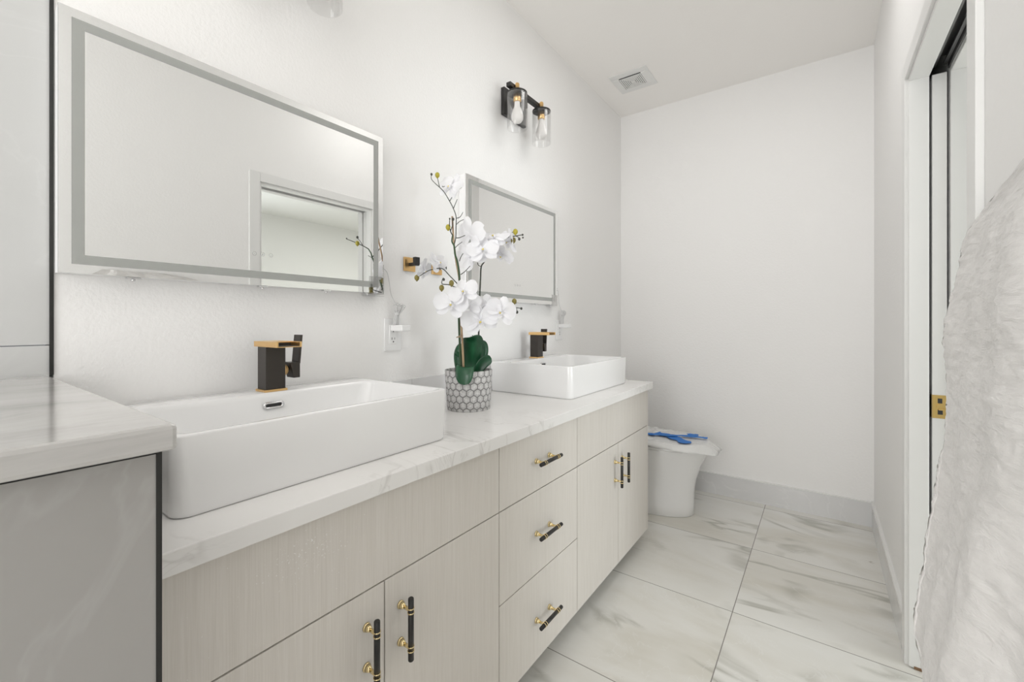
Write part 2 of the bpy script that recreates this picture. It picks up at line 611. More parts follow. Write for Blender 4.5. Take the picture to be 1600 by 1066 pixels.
# door casing and jamb linings
bm = bmesh.new()
JX = WX - 0.013
box(bm, JX, WX, DN - 0.058, DN, 0.0, DH + 0.055, 0.002)
box(bm, JX, WX, DF, DF + 0.058, 0.0, DH + 0.055, 0.002)
box(bm, JX, WX, DN, DF, DH, DH + 0.055, 0.002)
obj('trim_2', bm, 'trim')['kind'] = 'structure'
bm = bmesh.new()
box(bm, WX - 0.004, 1.556, DF - 0.012, DF, 0.004, DH, 0.003)
box(bm, 1.606, WO + 0.004, DF - 0.012, DF, 0.004, DH, 0.002)
box(bm, WX - 0.004, WO + 0.004, DN, DN + 0.012, 0.004, DH, 0.002)
box(bm, WX - 0.004, 1.556, DN + 0.012, DF - 0.012, DH - 0.012, DH, 0.002)
box(bm, 1.606, WO + 0.004, DN + 0.012, DF - 0.012, DH - 0.012, DH, 0.002)
obj('trim_3', bm, 'trim')['kind'] = 'structure'
bm = bmesh.new()
box(bm, WX + 0.01, WX + 0.04, DF - 0.0135, DF - 0.0122, 0.0005, 0.010)
box(bm, WX + 0.03, WX + 0.048, DF - 0.0165, DF - 0.0122, 0.0005, 0.006)

M['rawwood'] = mat('raw_chipped_wood', (0.22, 0.13, 0.07), 0.8)
obj('trim_4', bm, 'rawwood')['kind'] = 'structure'

# pocket door slid into the far side of the opening
d1 = struct('door_1', [(1.5635, 1.5985, DF - 0.006, PE - 0.02, 0.012, 1.992)], 'trim')
bm = bmesh.new()
yf = DF - 0.0072
box(bm, 1.5640, 1.5980, yf, yf + 0.003, 0.853, 0.930, 0.0006)
box(bm, 1.5765, 1.5875, yf - 0.0004, yf + 0.001, 0.903, 0.919, mi=1)
cyl(bm, (1.581, yf - 0.003, 0.893), (1.581, yf + 0.001, 0.893), 0.008, n=20)
box(bm, 1.5765, 1.5885, yf - 0.0004, yf + 0.001, 0.866, 0.882, mi=1)
box(bm, 1.578, 1.592, yf - 0.004, yf, 0.880, 0.888, 0.001)
box(bm, 1.5985, 1.6000, yf, yf + 0.045, 0.853, 0.930, 0.0004)
box(bm, 1.5620, 1.5635, yf, yf + 0.045, 0.853, 0.930, 0.0004)
tag(obj('edge_pull', bm, ['brass', 'slot'], d1), 'polished brass edge pull')
bm = bmesh.new()
box(bm, 1.5565, 1.5605, DN + 0.012, DF - 0.001, DH + 0.005, DH + 0.055)
box(bm, 1.6015, 1.6055, DN + 0.012, DF - 0.001, DH + 0.005, DH + 0.055)
box(bm, 1.5605, 1.6015, DN + 0.012, DF - 0.001, DH + 0.050, DH + 0.055)
box(bm, 1.563, 1.572, DN + 0.012, DF - 0.001, DH + 0.018, DH + 0.026)
box(bm, 1.590, 1.599, DN + 0.012, DF - 0.001, DH + 0.018, DH + 0.026)
tag(obj('track', bm, 'steel', d1), 'dark metal sliding track')

# half wall between shower and vanity
hw = struct('wall_half', [(0.0, 0.684, 0.02, 0.158, 0.0, 1.030)], 'greytile')
struct('end_tile', [(0.684, 0.690, -0.02, 0.1535, 0.0, 1.030)], 'greytile', hw)
struct('edge_trim', [(0.683, 0.691, 0.1535, 0.1585, 0.0, 1.034)], 'blacktrim', hw)
struct('joint', [(0.60, 0.689, -0.02, 0.156, 1.030, 1.0365)], 'dark', hw)
bm = bmesh.new()
box(bm, 0.0, 0.716, -0.03, 0.1655, 1.0365, 1.064, 0.005)
tag(obj('ledge_slab', bm, 'marble'), 'white streaked marble slab capping the grey tiled half wall', 'slab')

# ------------------------------------------------------------------ vanity
ZC = 0.855
van = thing('bathroom_vanity', (0, 0, 0.076), 'long wall-hung pale linen-grain vanity with black and brass pulls', 'cabinet')
VZ = 0.076


def vpart(name, bm, m, parent=van, off=VZ):
    o = obj(name, bm, m, parent)
    if parent is van:
        o.location = (0, 0, -off)
    return o


bm = bmesh.new()
box(bm, 0.001, 0.494, 0.168, 2.2685, 0.076, 0.8195)
box(bm, 0.001, 0.515, 2.2685, 2.287, 0.076, 0.8195, 0.001)
box(bm, 0.494, 0.515, 0.168, 0.186, 0.076, 0.8195, 0.001)
vpart('carcass', bm, 'laminate')


def handle(c, vertical):
    """black bar with doubled brass rings on two flared brass posts; c = centre on the door face"""
    bm = bmesh.new()
    x, y, z = c
    ax = Vector((0, 0, 1)) if vertical else Vector((0, 1, 0))
    o = Vector((x + 0.034, y, z))
    cyl(bm, o - ax * 0.066, o + ax * 0.066, 0.0062, n=16, mi=0)
    for s in (-1, 1):
        cyl(bm, o + ax * s * 0.066, o + ax * s * 0.0675, 0.0062, 0.005, n=16, mi=0)
        for q in (0.036, 0.0455):
            cyl(bm, o + ax * s * (q - 0.0013), o + ax * s * (q + 0.0013), 0.0074, n=16, mi=1)
        p = Vector((x, y, z)) + ax * s * 0.0405
        cyl(bm, p, p + Vector((0.004, 0, 0)), 0.0095, 0.0085, n=18, mi=1)
        cyl(bm, p + Vector((0.004, 0, 0)), p + Vector((0.014, 0, 0)), 0.0085, 0.0042, n=18, mi=1)
        cyl(bm, p + Vector((0.014, 0, 0)), p + Vector((0.034, 0, 0)), 0.0042, 0.0042, n=14, mi=1)
    return bm


GP = 0.0016
XF0, XF1 = 0.4945, 0.515


def front(name, y0, y1, z0, z1, hc=None, vertical=False, m='laminate'):
    bm = bmesh.new()
    box(bm, XF0, XF1, y0 + GP, y1 - GP, z0 + GP, z1 - GP, 0.0008)
    o = vpart(name, bm, m)
    if hc:
        h = obj('handle', handle((XF1, *hc), vertical), ['black', 'bullion'], o)
        h['label'] = 'black bar handle with brass rings'
    return o


front('front_panel', 0.187, 0.985, 0.6255, 0.8195, m='laminate_specked')
front('door', 0.187, 0.586, 0.076, 0.6255, (0.541, 0.512), True)
front('door', 0.586, 0.985, 0.076, 0.6255, (0.628, 0.512), True)
front('drawer', 0.985, 1.471, 0.6255, 0.8195, (1.222, 0.722))
front('drawer', 0.985, 1.471, 0.356, 0.6255, (1.222, 0.488))
front('drawer', 0.985, 1.471, 0.076, 0.356, (1.222, 0.208))
front('front_panel', 1.471, 2.2685, 0.6255, 0.8195)
front('door', 1.471, 1.875, 0.076, 0.6255, (1.833, 0.508), True)
front('door', 1.875, 2.2685, 0.076, 0.6255, (1.916, 0.508), True)

bm = bmesh.new()
box(bm, 0.001, 0.537, 0.1665, 2.302, 0.8198, ZC, 0.002)
tag(obj('countertop', bm, 'quartz'), 'long white veined stone countertop on the wall-hung vanity', 'countertop')
bm = bmesh.new()
box(bm, 0.0005, 0.011, 0.1665, 1.105, ZC + 0.0002, 0.958, 0.001)
box(bm, 0.0005, 0.011, 1.106, 2.302, ZC + 0.0002, 0.958, 0.001)
tag(obj('backsplash', bm, 'basetile'), 'low grey tile backsplash along wall behind the two basins', 'backsplash')


# ------------------------------------------------------------------ basins
def rrect(x0, x1, y0, y1, r, n=6):
    pts = []
    for cx, cy, a0 in ((x1 - r, y1 - r, 0), (x0 + r, y1 - r, PI / 2), (x0 + r, y0 + r, PI), (x1 - r, y0 + r, 1.5 * PI)):
        for k in range(n + 1):
            a = a0 + PI / 2 * k / n
            pts.append((cx + r * math.cos(a), cy + r * math.sin(a)))
    return pts


def loft(bm, loops, mi=0, smooth=True):
    rings = [[bm.verts.new(p) for p in lp] for lp in loops]
    n = len(rings[0])
    for a, b in zip(rings, rings[1:]):
        for k in range(n):
            f = bm.faces.new((a[k], a[(k + 1) % n], b[(k + 1) % n], b[k]))
            f.smooth = smooth
            f.material_index = mi
    return rings


def make_basin(loc, label):
    """rectangular vessel basin: origin at centre of its foot; x towards the room"""
    t = thing('vessel_basin', loc, label, 'basin', 'white rectangular vessel basins')
    hx, hy, H = 0.213, 0.307, 0.135
    L = []

    def lp(x0, x1, y0, y1, r, z):
        return [(x, y, z) for x, y in rrect(x0, x1, y0, y1, r)]
    L.append(lp(-hx + .006, hx - .006, -hy + .006, hy - .006, 0.024, 0.0))
    L.append(lp(-hx + .0025, hx - .0025, -hy + .0025, hy - .0025, 0.026, 0.002))
    L.append(lp(-hx + .0006, hx - .0006, -hy + .0006, hy - .0006, 0.026, 0.008))
    L.append(lp(-hx, hx, -hy, hy, 0.022, H * 0.55))
    L.append(lp(-hx, hx, -hy, hy, 0.018, H - 0.004))
    L.append(lp(-hx + .0012, hx - .0012, -hy + .0012, hy - .0012, 0.017, H - 0.0012))
    L.append(lp(-hx + .004, hx - .004, -hy + .004, hy - .004, 0.015, H))
    ix0 = -hx + 0.098
    L.append(lp(ix0 - .003, hx - .010, -hy + .010, hy - .010, 0.030, H))
    L.append(lp(ix0, hx - .013, -hy + .013, hy - .013, 0.030, H - 0.002))
    L.append(lp(ix0 + .003, hx - .016, -hy + .018, hy - .018, 0.032, H - 0.012))
    L.append(lp(ix0 + .010, hx - .024, -hy + .035, hy - .035, 0.040, H * 0.5))
    L.append(lp(ix0 + .020, hx - .036, -hy + .055, hy - .055, 0.045, 0.032))
    L.append(lp(ix0 + .040, hx - .060, -hy + .085, hy - .085, 0.045, 0.022))
    L.append(lp(ix0 + .085, hx - .105, -hy + .20, hy - .20, 0.02, 0.018))
    bm = bmesh.new()
    R = loft(bm, L)
    cap(bm, R[0])
    cap(bm, R[-1])
    obj('bowl', bm, 'ceramic', t)
    # overflow slot with chrome surround on the rear inner wall
    bm = bmesh.new()
    xo, zo = ix0 + 0.0068, 0.103

    def stad(w, h, x, n=8):
        pts = []
        for s in (1, -1):
            for k in range(n + 1):
                a = -PI / 2 + PI * k / n
                pts.append((x, s * ((w - h) / 2 + h / 2 * math.cos(a)), zo + s * h / 2 * math.sin(a)))
        return pts
    loops = [stad(0.052, 0.017, xo - 0.003), stad(0.052, 0.017, xo + 0.003), stad(0.049, 0.014, xo + 0.0045),
             stad(0.042, 0.0085, xo + 0.0035), stad(0.041, 0.008, xo + 0.001)]
    R = loft(bm, loops)
    cap(bm, R[-1], 1)
    tag(obj('overflow', bm, ['chrome', 'slot'], t), 'chrome rimmed overflow slot')
    bm = bmesh.new()
    R = lathe(bm, [(0.030, 0.016), (0.030, 0.022), (0.024, 0.026), (0.0001, 0.028)], (0.045, 0, 0), 24)
    tag(obj('drain_cover', bm, 'black', t), 'black drain cover')
    return t


b1 = make_basin((0.227, 0.548, ZC), 'white rectangular vessel basin nearest, beside the half wall')
b2 = dup(b1, (0.227, 1.872, ZC), 'white rectangular vessel basin farther away, beyond the orchid pot')


# ------------------------------------------------------------------ faucets
def make_faucet(loc, label):
    t = thing('basin_faucet', loc, label, 'faucet', 'black and gold waterfall faucets')
    obj('base_plate', bbox(-0.026, 0.026, -0.029, 0.029, 0.0, 0.006, 0.0008), 'gold', t)
    obj('body', bbox(-0.0225, 0.0225, -0.025, 0.025, 0.006, 0.117, 0.0008), 'bronze', t)
    # open trough spout
    bm = bmesh.new()
    x0, x1, y0, y1, z0, z1 = -0.028, 0.092, -0.032, 0.032, 0.1172, 0.131
    box(bm, x0, x1, y0, y1, z0, z0 + 0.002, 0.0004, 0)
    box(bm, x0, x1, y0, y0 + 0.005, z0 + 0.002, z1, 0.0006, 0)
    box(bm, x0, x1, y1 - 0.005, y1, z0 + 0.002, z1, 0.0006, 0)
    box(bm, x0, x0 + 0.005, y0 + 0.005, y1 - 0.005, z0 + 0.002, z1, 0.0006, 0)
    box(bm, x0 + 0.005, 0.045, y0 + 0.005, y1 - 0.005, z1 - 0.003, z1 - 0.0005, 0, 0)
    box(bm, x0 + 0.005, x1 - 0.001, y0 + 0.005, y1 - 0.005, z0 + 0.002, z0 + 0.0032, 0, 1)
    box(bm, 0.034, 0.0445, y0 + 0.005, y1 - 0.005, z0 + 0.0032, z1 - 0.003, 0, 1)
    tag(obj('spout', bm, ['gold', 'black'], t), 'gold open trough spout')
    # side lever: brass cone, black block, upright blade
    lv = None
    bm = bmesh.new()
    y = 0.030
    vs = box(bm, -0.016, 0.020, y + 0.010, y + 0.036, 0.030, 0.072, 0.001)
    bl = box(bm, -0.016, 0.020, y + 0.031, y + 0.037, 0.068, 0.146, 0.001)
    for v in bm.verts:
        if v.co.z > 0.080:
            v.co.y += (v.co.z - 0.080) * 0.10
        if v.co.z < 0.04 and v.co.y < y + 0.02:
            v.co.y += 0.008
    lv = obj('lever', bm, 'bronze', t)
    bm = bmesh.new()
    cyl(bm, (0.001, 0.025, 0.052), (0.001, 0.033, 0.052), 0.0175, 0.0155, 20)
    cyl(bm, (0.001, 0.033, 0.052), (0.001, 0.0405, 0.052), 0.0155, 0.009, 20)
    tag(obj('collar', bm, 'gold', lv), 'gold collar')
    return t


ZR = ZC + 0.135
f1 = make_faucet((0.083, 0.560, ZR), 'black and gold waterfall faucet on the nearest basin')
f2 = dup(f1, (0.083, 1.866, ZR), 'black and gold waterfall faucet on the basin beyond the orchid')


# ------------------------------------------------------------------ mirrors
def ring_strip(bm, y0, y1, z0, z1, w, x, mi=0):
    """flat rectangular ring in the plane x (outer y0..y1, z0..z1)"""
    o = [(x, y0, z0), (x, y1, z0), (x, y1, z1), (x, y0, z1)]
    i = [(x, y0 + w, z0 + w), (x, y1 - w, z0 + w), (x, y1 - w, z1 - w), (x, y0 + w, z1 - w)]
    ov, iv = [bm.verts.new(p) for p in o], [bm.verts.new(p) for p in i]
    for k in range(4):
        f = bm.faces.new((ov[k], ov[(k + 1) % 4], iv[(k + 1) % 4], iv[k]))
        f.material_index = mi


def make_mirror(loc, W, label):
    """loc = lower near corner on the wall"""
    H = 0.533
    t = thing('lit_mirror', loc, label, 'mirror', 'wall mirrors with frosted light bands')
    obj('housing', bbox(0.0006, 0.035, 0.0, W, 0.0, H, 0.001), 'white', t)
    bm = bmesh.new()
    box(bm, 0.0352, 0.0395, -0.0005, W + 0.0005, -0.0005, H + 0.0005, 0.0004)
    gl = obj('glass', bm, 'mirror', t)
    bm = bmesh.new()
    ring_strip(bm, 0.018, W - 0.018, 0.018, H - 0.018, 0.0195, 0.0397)
    tag(obj('frosted_band', bm, 'frost', gl, fix=False), 'frosted grey light band')
    bm = bmesh.new()
    for k in range(3):
        yc = W / 2 + (k - 1) * 0.021 - 0.004
        R = []
        for rr in (0.0052, 0.0044):
            R.append([(0.0397, yc + rr * math.cos(2 * PI * j / 24), 0.0835 + rr * math.sin(2 * PI * j / 24)) for j in range(24)])
        loft(bm, R)
        dw = 0.0022
        vs = [bm.verts.new((0.0397, yc + a, 0.0835 + b)) for a, b in ((-dw, -.0004), (dw, -.0004), (dw, .0004), (-dw, .0004))]
        bm.faces.new(vs)
        if k == 1:
            vs = [bm.verts.new((0.0397, yc + a, 0.0835 + b)) for a, b in ((-.0004, -dw), (.0004, -dw), (.0004, dw), (-.0004, dw))]
            bm.faces.new(vs)
    obj('touch_icons', bm, 'icon', gl, fix=False)
    for q in (0.15, 0.50, 0.74, 0.93):
        bm = bmesh.new()
        box(bm, 0.022, 0.037, W * q - 0.012, W * q + 0.012, -0.0045, -0.0006, 0.0008)
        cyl(bm, (0.029, W * q, -0.009), (0.029, W * q, -0.004), 0.004, n=10)
        obj('clip', bm, 'chrome', t)
    bm = bmesh.new()
    box(bm, 0.0400, 0.0412, W - 0.055, W + 0.0035, -0.004, 0.055)
    box(bm, 0.004, 0.0412, W + 0.0012, W + 0.0035, -0.004, 0.098)
    box(bm, 0.004, 0.0412, W - 0.055, W + 0.0035, -0.0112, -0.0096)
    tag(obj('corner_guard', bm, 'clearplastic', t), 'clear plastic corner guard')
    return t


mi1 = make_mirror((0, 0.1735, 1.270), 0.776, 'large lit mirror with grey frosted band above the nearest basin')
mi2 = dup(mi1, (0, 1.375, 1.270), 'lit mirror with grey frosted band, partly behind the orchid')


# ------------------------------------------------------------------ outlets and plug adapters
def make_outlet(loc, label):
    t = thing('wall_outlet', loc, label, 'outlet', 'white duplex wall outlets')
    bm = bmesh.new()
    box(bm, 0.0002, 0.006, -0.037, 0.037, -0.0585, 0.0585, 0.002)
    obj('cover_plate', bm, 'white', t)
    bm = bmesh.new()
    box(bm, 0.005, 0.0085, -0.0168, 0.0168, -0.034, 0.034, 0.0015)
    for zc in (-0.0185, 0.0185):
        box(bm, 0.0083, 0.0088, -0.0075, -0.0052, zc + 0.000, zc + 0.0085, mi=1)
        box(bm, 0.0083, 0.0088, 0.0050, 0.0068, zc + 0.001, zc + 0.0080, mi=1)
        cyl(bm, (0.0082, 0, zc - 0.007), (0.0088, 0, zc - 0.007), 0.0027, n=12, mi=1)
    obj('receptacle', bm, ['white', 'slot'], t)
    return t


o1 = make_outlet((0, 1.020, 1.126), 'white wall outlet with plug below the large mirror corner')
o2 = dup(o1, (0, 2.238, 1.126), 'white wall outlet behind the far faucet')


def make_adapter(loc, label):
    """white plug-in power supply standing off the wall with its cord bundled above"""
    t = thing('power_adapter', loc, label, 'power adapter', 'white plug-in adapters')
    bm = bmesh.new()
    box(bm, 0.0, 0.062, -0.013, 0.030, -0.011, 0.011, 0.004, seg=3)
    obj('plug_body', bm, 'white', t)
    bm = bmesh.new()
    # hank of cord standing on the body
    for k in range(7):
        a = 0.006 * (k - 3)
        top = 0.084 + 0.006 * math.sin(k * 2.1)
        wv = 0.010 + 0.004 * ((k * 37) % 5) / 5
        ox = 0.016 + 0.0016 * (k % 3)
        tube(bm, [(ox, a * 0.5 - 0.004, 0.010), (ox + 0.001, a * 0.55, 0.032), (ox, a * 0.35 + 0.003, 0.050),
                  (ox + 0.002, a + 0.008 - wv * 0.3, 0.070), (ox, a + 0.010, top), (ox + 0.004, a + 0.010 + wv, top - 0.006),
                  (ox + 0.003, a * 0.6 + 0.012, 0.060), (ox + 0.003, a * 0.4 + 0.004, 0.046),
                  (ox + 0.002, a * 0.5 + 0.002, 0.012)], 0.0016, n=6, sub=5)
    lathe(bm, [(0.0085, 0.046), (0.0088, 0.050), (0.0085, 0.053)], (0.018, 0.003, 0), 12)
    hk = obj('cord_bundle', bm, 'cord', t)
    return t, hk


ad1, hk1 = make_adapter((0.0092, 1.018, 1.150), 'white power adapter plugged in below the large mirror corner')
bm = bmesh.new()
tube(bm, [(0.016, 0.002, 0.082), (0.008, -0.015, 0.120), (0.006, -0.022, 0.165), (0.008, -0.032, 0.195), (0.020, -0.055, 0.205), (0.022, -0.069, 0.203)], 0.0012, n=6)
obj('lead', bm, 'cord', hk1)
ad2 = dup(ad1, (0.0092, 2.236, 1.150), 'white power adapter in the outlet behind the far faucet')


# ------------------------------------------------------------------ brass robe hooks between the mirrors
def make_hook(loc, label):
    t = thing('robe_hook', loc, label, 'hook', 'brass and black wall hooks')
    obj('wall_plate', bbox(0.0004, 0.009, -0.026, 0.026, -0.026, 0.026, 0.001), 'gold', t)
    bm = bmesh.new()
    box(bm, 0.009, 0.048, -0.007, 0.007, -0.007, 0.005, 0.001)
    box(bm, 0.036, 0.050, -0.011, 0.011, -0.007, 0.024, 0.001)
    tag(obj('arm', bm, 'black', t), 'black upturned arm')
    return t


h1 = make_hook((0, 1.098, 1.388), 'square brass wall hook left of the orchid, with black arm')
dup(h1, (0, 1.240, 1.388), 'square brass wall hook half hidden behind orchid flowers')


# ------------------------------------------------------------------ wall lights
def make_sconce(loc, label):
    """loc: on the wall, midway between the shades, at the height of the shade rims' bottom"""
    t = thing('wall_light', loc, label, 'wall light', 'black and gold two-shade wall lights')
    bm = bmesh.new()
    box(bm, 0.0004, 0.020, -0.095, 0.095, 0.100, 0.232, 0.002)
    obj('back_plate', bm, 'black', t)
    bm = bmesh.new()
    box(bm, 0.072, 0.096, -0.150, 0.112, 0.188, 0.208, 0.0015)
    box(bm, 0.020, 0.076, -0.012, 0.012, 0.150, 0.172, 0.001)
    box(bm, 0.062, 0.084, -0.012, 0.012, 0.150, 0.190, 0.001)
    obj('arm_bar', bm, 'black', t)
    for s in (-1, 1):
        y = s * 0.1075
        bm = bmesh.new()
        X0 = 0.105
        R = lathe(bm, [(0.0005, 0.163), (0.046, 0.163), (0.047, 0.165), (0.046, 0.169), (0.0005, 0.170)], (X0, y, 0), 32)
        sh = obj('cap', bm, 'black', t)
        bm = bmesh.new()
        lathe(bm, [(0.0005, 0.214), (0.008, 0.213), (0.0105, 0.208), (0.0105, 0.186), (0.015, 0.184), (0.015, 0.178), (0.010, 0.170)], (X0, y, 0), 20)
        obj('knob', bm, 'gold', sh)
        bm = bmesh.new()
        lathe(bm, [(0.010, 0.163), (0.0185, 0.160), (0.0185, 0.128), (0.014, 0.124)], (X0, y, 0), 20)
        obj('socket', bm, 'gold', sh)
        bm = bmesh.new()
        lathe(bm, [(0.0125, 0.130), (0.0135, 0.112), (0.0150, 0.100), (0.0235, 0.078), (0.0285, 0.060), (0.0275, 0.044), (0.020, 0.031), (0.009, 0.026), (0.0005, 0.0255)], (X0, y, 0), 24)
        obj('bulb', bm, 'bulb', sh)
        bm = bmesh.new()
        lathe(bm, [(0.0445, 0.161), (0.0475, 0.160), (0.0480, 0.150), (0.0480, 0.002), (0.0470, 0.0), (0.0455, 0.002), (0.0452, 0.150), (0.0445, 0.161)], (X0, y, 0), 40)
        obj('glass_shade', bm, 'glass', sh)
    return t


s1 = make_sconce((0, 0.590, 2.078), 'two-shade wall light mostly above frame over the large mirror')
s2 = dup(s1, (0, 1.770, 2.078), 'black and gold two-shade wall light with clear glass above the far mirror')

# ------------------------------------------------------------------ exhaust vent
t = thing('ceiling_vent', (0.262, 2.765, HC), 'white square exhaust fan grille on the ceiling', 'vent')
bm = bmesh.new()
for a in (0, 1, 2, 3):
    lo, hi = 0.072, 0.121
    bb_ = [(-hi, hi, -hi, -lo), (-hi, hi, lo, hi), (-hi, -lo, -lo, lo), (lo, hi, -lo, lo)][a]
    box(bm, *bb_, -0.012, -0.0005)
for v in bm.verts:
    if max(abs(v.co.x), abs(v.co.y)) > 0.12 and v.co.z < -0.01:
        v.co.z = -0.005
obj('frame', bm, 'trim', t)
obj('recess', bbox(-0.072, 0.072, -0.072, 0.072, -0.003, -0.0006), 'slot', t)
bm = bmesh.new()
for k in range(6):
    r = 0.069 - k * 0.0108
    w = 0.0072
    for bb_ in ((-r, r, -r, -r + w), (-r, r, r - w, r), (-r, -r + w, -r + w, r - w), (r - w, r, -r + w, r - w)):
        box(bm, *bb_, -0.0112, -0.0095)
box(bm, -0.012, 0.012, -0.008, 0.008, -0.0116, -0.0095)
obj('grille', bm, 'trim', t)

# ------------------------------------------------------------------ toilet
TY = 2.785
toi = thing('toilet', (0, TY, 0), 'white skirted toilet beyond the end of the vanity', 'toilet')


def oval(front, back, hw, z, n=40, sq=2.6):
    """egg outline: from x=back to x=front, half width hw"""
    pts = []
    cx = back + hw
    for k in range(n):
        a = 2 * PI * k / n
        c, s = math.cos(a), math.sin(a)
        e = 2.0 / sq
        xx = math.copysign(abs(c) ** (2 / 2.2), c)
        yy = math.copysign(abs(s) ** (2 / 2.2), s)
        x = cx + (front - cx) * xx if c > 0 else cx + (cx - back) * math.copysign(abs(c) ** (2 / 5.0), c)
        y = hw * (yy if c > 0 else math.copysign(abs(s) ** (2 / 5.0), s))
        pts.append((x, y, z))
    return pts


bm = bmesh.new()
R = loft(bm, [oval(0.628, 0.035, 0.165, 0.0), oval(0.634, 0.032, 0.168, 0.004), oval(0.632, 0.03, 0.166, 0.06), oval(0.634, 0.03, 0.164, 0.14),
              oval(0.646, 0.03, 0.166, 0.22), oval(0.672, 0.03, 0.174, 0.30), oval(0.700, 0.03, 0.181, 0.36), oval(0.715, 0.03, 0.185, 0.395),
              oval(0.714, 0.03, 0.185, 0.401), oval(0.700, 0.04, 0.175, 0.404)])
cap(bm, R[0])
cap(bm, R[-1])
obj('bowl', bm, 'ceramic', toi)
bm = bmesh.new()
R = loft(bm, [oval(0.712, 0.20, 0.182, 0.4055), oval(0.720, 0.20, 0.187, 0.409), oval(0.720, 0.20, 0.187, 0.419), oval(0.714, 0.20, 0.183, 0.4225)])
cap(bm, R[0])
cap(bm, R[-1])
obj('seat', bm, 'ceramic', toi)
bm = bmesh.new()
R = loft(bm, [oval(0.712, 0.20, 0.182, 0.4245), oval(0.719, 0.20, 0.187, 0.428), oval(0.717, 0.20, 0.186, 0.439), oval(0.702, 0.21, 0.175, 0.446), oval(0.64, 0.24, 0.13, 0.449)])
cap(bm, R[0])
cap(bm, R[-1])
obj('lid', bm, 'ceramic', toi)
bm = bmesh.new()
box(bm, 0.016, 0.195, -0.185, 0.185, 0.4045, 0.715, 0.02, seg=3)
obj('tank', bm, 'ceramic', toi)
bm = bmesh.new()
box(bm, 0.015, 0.205, -0.192, 0.192, 0.7155, 0.745, 0.008, seg=2)
obj('tank_lid', bm, 'ceramic', toi)
bm = bmesh.new()
cyl(bm, (0.30, -0.1655, 0.085), (0.30, -0.172, 0.085), 0.013, 0.010, 16)
obj('bolt_cap', bm, 'white', toi)

# wrap film draped over the lid, drooping past its front
rnd = random.Random(3)
bm = bmesh.new()
NU, NV = 44, 30
grid = []
for i in range(NU + 1):
    row = []
    for j in range(NV + 1):
        u, v = i / NU, j / NV
        x = 0.26 + u * 0.515
        hwid = 0.205 * (1.0 - max(0.0, (u - 0.55) / 0.45) ** 2.2 * 0.62)
        y = (v * 2 - 1) * hwid
        # inside the lid outline stay on top; outside droop
        e = (max(0.0, (x - 0.50)) / 0.222) ** 2.1 + (abs(y) / 0.187) ** 2.3 if x > 0.5 else (abs(y) / 0.187) ** 2.5
        droop = max(0.0, e - 0.92)
        z = 0.4525 - min(0.052, droop * 0.075)
        w = noise.noise(Vector((x * 17, y * 17, 1.3))) * 0.5 + noise.noise(Vector((x * 45, y * 45, 4.3))) * 0.25
        amp = 0.0045 + 0.010 * min(1.0, droop)
        z += abs(w) * amp * 1.6
        if x < 0.48:
            z += 0.020 * max(0.0, noise.noise(Vector((x * 30, y * 22, 9.0))) + 0.25) * (0.5 - x) / 0.2
        x += w * 0.016 * min(1.0, droop)
        y += w * 0.016 * min(1.0, droop)
        row.append(bm.verts.new((x, TY + y, z)))
    grid.append(row)
for i in range(NU):
    for j in range(NV):
        f = bm.faces.new((grid[i][j], grid[i + 1][j], grid[i + 1][j + 1], grid[i][j + 1]))
        f.smooth = True
film = obj('plastic_film', bm, 'film')
md = film.modifiers.new('thickness', 'SOLIDIFY')
md.thickness = 0.0006
tag(film, 'crinkled milky plastic film wrapped over the toilet lid', 'plastic film')


def tape(pts, w, label, seed, lift=0.0):
    """strip of tape laid along pts (x, y) over the film, ragged ends"""
    r = random.Random(seed)
    path = smooth_path([(p[0], p[1], 0) for p in pts], 8)
    bm = bmesh.new()
    prev = None
    for i, p in enumerate(path):
        t_ = (path[min(i + 1, len(path) - 1)] - path[max(i - 1, 0)]).normalized()
        nrm = Vector((-t_.y, t_.x, 0))
        ww = w * (0.42 + 0.10 * math.sin(i * 0.9 + seed))
        row = []
        for k in (-1, 0, 1):
            q = p + nrm * ww * k
            z = 0.4605 + lift + 0.0028 * abs(noise.noise(Vector((q.x * 30, q.y * 30, seed))))
            row.append(bm.verts.new((q.x, q.y, z)))
        if prev:
            for k in (0, 1):
                bm.faces.new((prev[k], row[k], row[k + 1], prev[k + 1]))
        prev = row
    o = obj('painters_tape', bm, 'tape')
    s = o.modifiers.new('thickness', 'SOLIDIFY')
    s.thickness = 0.0012
    return tag(o, label, 'tape', 'blue tape strips on the toilet lid')


tape([(0.40, TY + 0.02), (0.47, TY - 0.005), (0.56, TY - 0.060), (0.625, TY - 0.120)], 0.078, 'wide blue tape strip running diagonally across the wrapped lid', 2)
tape([(0.36, TY - 0.055), (0.46, TY - 0.03), (0.58, TY + 0.03), (0.70, TY + 0.05)], 0.044, 'narrow blue tape strip crossing lengthwise over the wrapped lid', 5, 0.0048)
tape([(0.575, TY + 0.088), (0.60, TY + 0.10), (0.635, TY + 0.102)], 0.060, 'short blue tape scrap at the back edge of the wrapped lid', 9)

